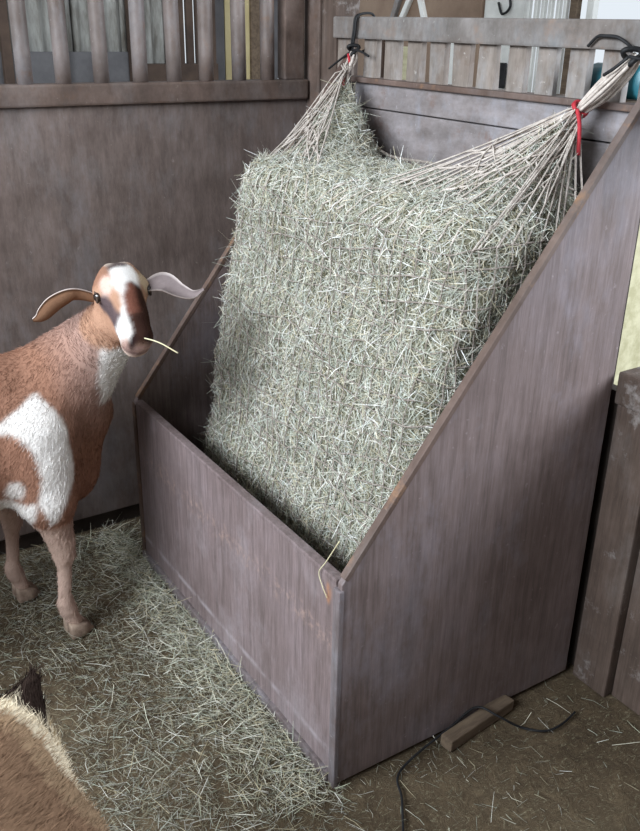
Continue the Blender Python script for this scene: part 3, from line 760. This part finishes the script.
pr = [
    ell(gl_(-.28, 0, .545), (.36, .15, .188), np.stack([gh, glf, [0, 0, 1]]), .05),
    ell(gl_(-.58, 0, .58), (.24, .14, .165), np.stack([gh, glf, [0, 0, 1]]), .06),
    cone(gl_(-.66, 0, .645), gl_(-.08, 0, .665), .085, .08, .06),
    ell(gl_(-.01, 0, .57), (.17, .135, .18), np.stack([gh, glf, [0, 0, 1]]), .06),
    cone(gl_(.07, -.01, .46), gl_(.14, -.01, .58), .085, .085, .06),
    ell(gl_(.085, -.03, .44), (.075, .085, .085), np.stack([gh, glf, [0, 0, 1]]), .05),
    cone(gl_(.06, 0, .64), hp(.085, -.125, -.005), .125, .056, .032),
    cone(gl_(.105, -.01, .58), hp(.10, -.135, -.01), .085, .042, .04),
]
for s, df in ((-1, 0.0), (1, -0.05)):
    L = .118*s
    pr += [cone(gl_(.00, L*.85, .60), gl_(-.005+df*.3, L, .42), .085, .066, .05),
           cone(gl_(-.005+df*.3, L, .42), gl_(.018+df*.8, L, .285), .056, .030, .03),
           cone(gl_(.018+df*.8, L, .285), gl_(.022+df*.9, L, .25), .0285, .0275, .02),
           cone(gl_(.020+df*.9, L, .25), gl_(.010+df, L, .105), .0195, .0155, .015),
           cone(gl_(.010+df, L, .105), gl_(.014+df, L, .085), .0215, .0215, .012),
           cone(gl_(.014+df, L, .085), gl_(.030+df, L, .040), .0185, .0185, .012)]
    pr += [cone(gl_(-.62, L*.7, .56), gl_(-.60, L*.95, .40), .13, .075, .05),
           cone(gl_(-.60, L*.95, .40), gl_(-.73, L*.95, .29), .06, .036, .03),
           cone(gl_(-.73, L*.95, .29), gl_(-.70, L*.95, .09), .033, .026, .02),
           cone(gl_(-.70, L*.95, .09), gl_(-.665, L*.95, .035), .027, .03, .015)]
pr += [cone(gl_(-.80, 0, .70), gl_(-.88, 0, .76), .03, .018, .03)]
pr += [ell(hp(.045, -.040, 0), (.065*sc, .062*sc, .066*sc), HR, .03),
       cone(hp(.05, -.022, 0), hp(.185, -.020, 0), .054*sc, .039*sc, .03),
       cone(hp(.10, .006, 0), hp(.155, .006, 0), .030*sc, .026*sc, .03),
       ell(hp(.208, -.022, 0), (.030*sc, .036*sc, .039*sc), HR, .02),
       cone(hp(.06, -.085, 0), hp(.195, -.058, 0), .050*sc, .026*sc, .03),
       ell(hp(.212, -.052, 0), (.024*sc, .020*sc, .030*sc), HR, .012),
       ell(hp(.004, -.012, -.022), (.016*sc, .020*sc, .016*sc), HR, .015),
       ell(hp(.004, -.012, .022), (.016*sc, .020*sc, .016*sc), HR, .015),
       ell(hp(.056, -.022, -.056), (.022*sc, .017*sc, .016*sc), HR, .015),
       ell(hp(.056, -.022, .056), (.022*sc, .017*sc, .016*sc), HR, .015)]
def goat_sdf(P): return combine(pr, P) + 0.0012*wave(P, 60, 1.0)
lo = np.array([GO[0]-0.35, GO[1]-1.0, 0.0]); hi = np.array([GO[0]+0.45, GO[1]+0.45, 1.08])
gV, gF = surface_nets(goat_sdf, lo, hi, 0.0065)
# coat markings in the goat's own coordinates
rel = gV-GO; gf, gll, gz = rel@gh, rel@glf, gV[:, 2]
hrel = (gV-poll)/sc; ha, hn, hb = hrel@HA, hrel@HN, hrel@HB
headw = (np.linalg.norm((gV-hp(.11, -.04, 0))/sc, axis=1) < 0.155) & (hn > -0.135)
BR = np.array(lin((146, 108, 90))[:3]); BRL = np.array(lin((178, 151, 143))[:3]); WH = np.array(lin((224, 219, 216))[:3])
DK = np.array(lin((62, 42, 36))[:3]); TAN = np.array(lin((172, 134, 112))[:3]); GREY = np.array(lin((84, 74, 78))[:3])
jx = 0.012*wave(gV, 30, 3.0); jz = 0.012*wave(gV, 34, 7.0)
col = BR[None]*(1+0.12*wave(gV, 12, 2.0)[:, None])
def paint(mask, c_, amt=1.0):
    global col
    m = np.asarray(mask, float)[:, None]*amt; col = col*(1-m)+np.asarray(c_)[None]*m
right = gll < 0.02
body = ~headw
GW = dict(f=gf+jx, z=gz+jz)
paint(np.clip((gz-.52)/.2, 0, 1)*np.clip((gf-.03)/.10, 0, 1)*body, BRL, 0.75)                       # paler neck
white = inside([(-.3, .64), (-.16, .645), (-.10, .65), (-.06, .675), (0, .70), (.015, .685), (.025, .66), (.045, .605), (.052, .55), (.050, .47), (.035, .455), (.012, .43), (-.005, .39), (-.025, .37), (-.042, .445), (-.03, .51), (-.036, .53), (-.045, .575), (-.055, .60), (-.08, .62), (-.12, .628), (-.3, .60)], gf+jx*.5, gz+jz*.5)
paint(white & right & body, WH)
paint((gz < .445+jz) & (gf < -.055+jx*.5) & (gf > -.8) & body & (gz > .34), WH, 0.95)
paint(right & body & (((gf+.085)/.018)**2+((gz-.475)/.028)**2 < 1), WH, .9)                     # pale belly
paint((gz < .36) & (gf > -.2), np.array(lin((188, 164, 152))[:3]), 0.8)               # pale lower legs
paint((gf > .135+jz*.5+.30*np.clip(.70-gz, 0, 1)) & (gz > .64) & (gz < .84) & body & (gll < -.02), WH)                            # white throat
# head
paint(headw, TAN)
paint(headw & (ha < .045) & (hb < 0), BR)
blaze = headw & inside([(-.03, -.025), (.0, -.03), (.06, -.034), (.10, -.026), (.15, -.030), (.165, -.056), (.20, -.05), (.212, -.025), (.20, .0), (.16, .012), (.10, .03), (.05, .042), (.0, .03), (-.03, .02)], ha+jx*.4, hb+jz*.4) & (hn > -.05)
paint(blaze, WH)
paint(headw & (((ha-.058)/.026)**2+((hb+.046)/.014)**2 < 1) & (hn > -.05), np.array(lin((210, 180, 168))[:3]))      # pale brow over the eye
paint(headw & (((ha-.055)/.026)**2+((hb-.056)/.016)**2 < 1) & (hn > -.06), np.array(lin((206, 184, 156))[:3]))
patch = headw & inside([(.075, -.006), (.065, .012), (.08, .035), (.12, .050), (.18, .052), (.222, .045), (.23, .0), (.215, -.018), (.185, -.014), (.155, -.022), (.11, -.020)], ha+jx*.3, hb+jz*.3) & (hn > -.03)
paint(patch, DK); paint(patch & (ha < .155) & (hb < .016), np.array(lin((112, 72, 60))[:3]))
paint(headw & inside([(.075, -.066), (.08, -.050), (.15, -.032), (.165, -.046), (.14, -.056), (.09, -.070)], ha, hb) & (hn > -.045), np.array(lin((92, 78, 80))[:3]))   # dark tear stripe
paint(headw & (ha < .012+jx*.5) & (hn > -.05) & (np.abs(hb) < .03), np.array(lin((96, 84, 82))[:3]))                # dark poll
paint(headw & (ha < .0) & (((np.abs(hb)-.022)/.010)**2+((hn+.002)/.014)**2 < 1), np.array(lin((216, 200, 186))[:3]))
paint(headw & (ha > .205) & (hn < .0) & ~patch, np.array(lin((168, 140, 134))[:3]), .8)
paint(headw & (ha > .20) & (hn < -.045), np.array(lin((206, 184, 172))[:3]))                                            # pale chin
paint(headw & (np.abs(hn+.040-.25*(ha-.21)) < .0045) & (ha > .165), np.array(lin((96, 74, 74))[:3]), .8)  # mouth
for sb in (-1, 1):
    paint(headw & (((ha-.220)/.013)**2+((hb-.020*sb)/.009)**2 < 1) & (hn > -.035), np.array(lin((46, 32, 32))[:3]))
def soften(V, Fq, c_, it):
    cnt = np.zeros(len(V)); 
    for k in range(4): np.add.at(cnt, Fq[:, k], 1)
    for _ in range(it):
        fc = c_[Fq].mean(1); acc = np.zeros_like(c_)
        for k in range(4): np.add.at(acc, Fq[:, k], fc)
        c_ = acc/np.maximum(cnt, 1)[:, None]
    return c_
col = soften(gV, gF, col, 1)
gb = mesh_np('body', gV, gF, 'hide', None, col, smooth=True); under(gb, goat)
def gflow(P):
    r = P-GO; f = r@gh; z = P[:, 2]
    T = -gh[None]*0.7 + np.array([0, 0, -0.8])[None] + 0*P
    hd = np.linalg.norm((P-hp(.11, -.04, 0)), axis=1) < 0.17
    T[hd] = -HA+HN*0.0
    return T
notface = lambda c_: (c_[:, 1] > GO[1]-0.5)*1.0
isface = lambda c_: ((np.linalg.norm(c_-hp(.11, -.04, 0), axis=1) < 0.15*sc) & ((c_-poll)@HN > -.10*sc))
fo = fur('coat', gV, gF, col, 110000, 0.007, 0.016, gflow, None, lambda c_: notface(c_)*(~isface(c_))*np.where(c_[:, 2] < .3, .35, 1.0), (0.0005, 0.0009), 0.14, 0.2); under(fo, goat)
fo = fur('face_hair', gV, gF, col, 14000, 0.003, 0.006, gflow, None, lambda c_: isface(c_)*1.0, (0.0005, 0.0008), 0.12, 0.08); under(fo, goat)
# eyes
for sb in (-1, 1):
    e = hp(.068, -.020, .0635*sb)
    bm = bmesh.new(); bmesh.ops.create_uvsphere(bm, u_segments=16, v_segments=10, radius=0.0150*sc)
    for v in bm.verts: v.co = Vector(e)+v.co
    under(from_bm('eye', bm, 'eye', None, True), goat)
    # lids
    lid = [e+(HA*math.cos(t)*.0150+HN*math.sin(t)*.009)*sc+HB*sb*.0075*sc for t in np.linspace(0, 2*math.pi, 21)]
    under(tubes('eyelid', [np.array(lid)], 0.0026, 'dark_brown', None, 6), goat)
# ears: cupped leaf shaped blades with thickness
def ear(path, wids, upv, cup, c_out, c_in):
    m = 9
    ax_ = smooth_path(path, 7); n = len(ax_)
    T = unit(np.gradient(ax_, axis=0)); upv = np.asarray(upv, float); Nn = unit(upv-T*np.sum(T*upv, 1, keepdims=True)); Bb = np.cross(T, Nn)
    s = np.linspace(0, 1, n); ww = np.interp(s, np.linspace(0, 1, len(wids)), wids)+0.0008
    ww = np.convolve(np.pad(ww, 2, mode='edge'), np.ones(5)/5, 'valid')
    th = np.linspace(-1, 1, m)
    Vv = ax_[:, None]+Bb[:, None]*(ww[:, None]*th[None])[..., None]+Nn[:, None]*(cup*ww[:, None]*(th[None]**2))[..., None]
    V1 = Vv.reshape(-1, 3); Nr = np.repeat(Nn, m, 0); V2 = V1-Nr*0.005
    i, j = np.meshgrid(np.arange(n-1), np.arange(m-1), indexing='ij')
    q = np.stack([i*m+j, (i+1)*m+j, (i+1)*m+j+1, i*m+j+1], -1).reshape(-1, 4); k = n*m
    rim = [r*m for r in range(n)]+[(n-1)*m+c2 for c2 in range(1, m)]+[r*m+m-1 for r in range(n-2, -1, -1)]+[c2 for c2 in range(m-2, 0, -1)]
    rim = np.array(rim); rf = np.stack([rim, np.roll(rim, -1), np.roll(rim, -1)+k, rim+k], -1)
    Vt = np.vstack([V1, V2]); Ft = np.vstack([q, q[:, ::-1]+k, rf])
    cc = np.vstack([np.repeat(np.array(lin(c_in)[:3])[None], k, 0), np.repeat(np.array(lin(c_out)[:3])[None], k, 0)])
    edge = np.tile(np.abs(th), n) > .8; cc[:k][edge] = np.array(lin((216, 204, 200))[:3])
    o = mesh_np('ear', Vt, Ft, 'hide', None, cc, smooth=True); return under(o, goat)
eb = hp(.058, -.040, .050)
ear([eb, onv(150, 286, GP, .055), onv(164, 284, GP, .055), onv(180, 292, GP, .05), onv(193, 295, GP, .045), onv(204, 289, GP, .04)],
    [.008, .014, .024, .016, .010, .001], unit(vw*.9+np.array([0, 0, .5])), 0.6, (104, 76, 66), (128, 116, 116))
eb = hp(.048, -.080, -.048)
ear([eb, onv(80, 296, GP, .035), onv(68, 298, GP, .02), onv(54, 306, GP, .01), onv(42, 317, GP, .005), onv(33, 320, GP, .0)],
    [.010, .014, .018, .020, .015, .002], unit(-vw*.8+np.array([0, 0, .6])), 0.5, (124, 92, 72), (146, 132, 122))
for f, l in ((.036, -.118), (-.014, .118), (-.66, -.112), (-.66, .112)): under(hoof(None, gl_(f, l, 0), gh, glf, 'hoof', 1.15), goat)
# straw stalk in its mouth
ms = onv(140, 337, GP, -0.06); me_ = onv(178, 353, GP, -0.12)
tag(tubes('straw_stalk', [smooth_path([ms, (ms+me_)/2+np.array([0, 0, .006]), me_], 6)], 0.0016, 'straw', None, 5), 'single straw stalk sticking out of the goat mouth', 'straw')

# ---------------------------------------------------------------- tan goat in the foreground, rump towards the feeder
bh, blf = frame((0.66, -0.75))
BO = np.array([1.537, -1.482, 0.02])
def b_(f, l, z): return BO+bh*f+blf*l+np.array([0, 0, z])
R2 = np.stack([bh, blf, [0, 0, 1]])
goat2 = empty('goat', tuple(BO))
tag(goat2, 'tan goat seen from above at the lower left corner with dark raised tail', 'goat')
p2 = [ell(b_(.22, 0, .45), (.32, .128, .17), R2, .05), ell(b_(-.02, 0, .50), (.19, .118, .15), R2, .05),
      cone(b_(-.12, 0, .565), b_(.40, 0, .555), .07, .075, .05), ell(b_(.48, 0, .48), (.16, .125, .16), R2, .05),
      cone(b_(.52, 0, .52), b_(.68, 0, .42), .10, .07, .05), cone(b_(.68, 0, .42), b_(.86, 0, .22), .06, .035, .03),
      ell(b_(.70, 0, .40), (.07, .06, .06), R2, .03), cone(b_(.69, .05, .42), b_(.66, .15, .36), .022, .012, .02), cone(b_(.69, -.05, .42), b_(.66, -.15, .36), .022, .012, .02),
      cone(b_(-.15, 0, .57), b_(-.185, 0, .60), .034, .028, .03), cone(b_(-.185, 0, .60), b_(-.21, .01, .645), .028, .009, .02)]
for s in (-1, 1):
    L = .095*s
    p2 += [cone(b_(.45, L, .45), b_(.45, L, .24), .07, .033, .04), cone(b_(.45, L, .24), b_(.45, L, .05), .028, .024, .02),
           cone(b_(-.05, L*.8, .47), b_(-.02, L, .32), .11, .06, .04), cone(b_(-.02, L, .32), b_(-.15, L, .24), .05, .032, .03), cone(b_(-.15, L, .24), b_(-.12, L, .05), .03, .025, .02)]
kV, kF = surface_nets(lambda P: combine(p2, P)+0.0012*wave(P, 60, 1.0), np.array([1.15, -2.35, 0.0]), np.array([2.55, -1.15, .75]), 0.010)
r2 = kV-BO; kf, kl, kz = r2@bh, r2@blf, kV[:, 2]
TN = np.array(lin((152, 127, 102))[:3]); TD = np.array(lin((92, 70, 56))[:3])
kc = TN[None]*(1+0.16*wave(kV, 14, 1.0)[:, None])
jj = 0.015*wave(kV, 26, 5.0)
def pk(m, c_, a=1.0):
    global kc
    m = np.asarray(m, float)[:, None]*a; kc = kc*(1-m)+np.asarray(c_)[None]*m
pk((kf > -.10+jj) & (kf < .0+jj) & (kz > .45), np.array(lin((104, 74, 60))[:3]), .55)
pk((kf < -.14+jj*.6) & (kz > .4), np.array(lin((214, 200, 176))[:3]))
pk((kf < -.17) & (kz > .605+jj*.4), np.array(lin((44, 34, 30))[:3]))
g2 = under(mesh_np('body', kV, kF, 'hide', None, kc, smooth=True), goat2)
def kflow(P):
    T = -bh[None]*1.0+np.array([0, 0, -.35])[None]+0*P
    tl_ = ((P-BO)@bh < -.16) & (P[:, 2] > .58); T[tl_] = np.array([0, 0, 1.0])-bh*.2
    return T
under(fur('coat', kV, kF, kc, 40000, 0.010, 0.022, kflow, None, lambda c_: ((c_-BO)@bh < .35)*(c_[:, 2] > .3)*1.0, (0.0006, 0.0011)), goat2)
for f, l in ((.46, .095), (.46, -.095), (-.11, .095), (-.11, -.095)): under(hoof(None, b_(f, l, 0), bh, blf, 'hoof_dark', .9), goat2)

# a bent straw hanging over the front panel near its right corner
sp_ = [ony(x, y, -DEP-0.008) for x, y in ((334, 545), (326, 562), (319, 572), (322, 585), (327, 598))]
sp_[0] = sp_[0]+np.array([0, .012, .004])
tag(tubes('straw_stalk', [smooth_path(sp_, 4)], 0.0011, 'straw', None, 5), 'bent straw stalk hanging over the feeder front panel near its corner', 'straw')
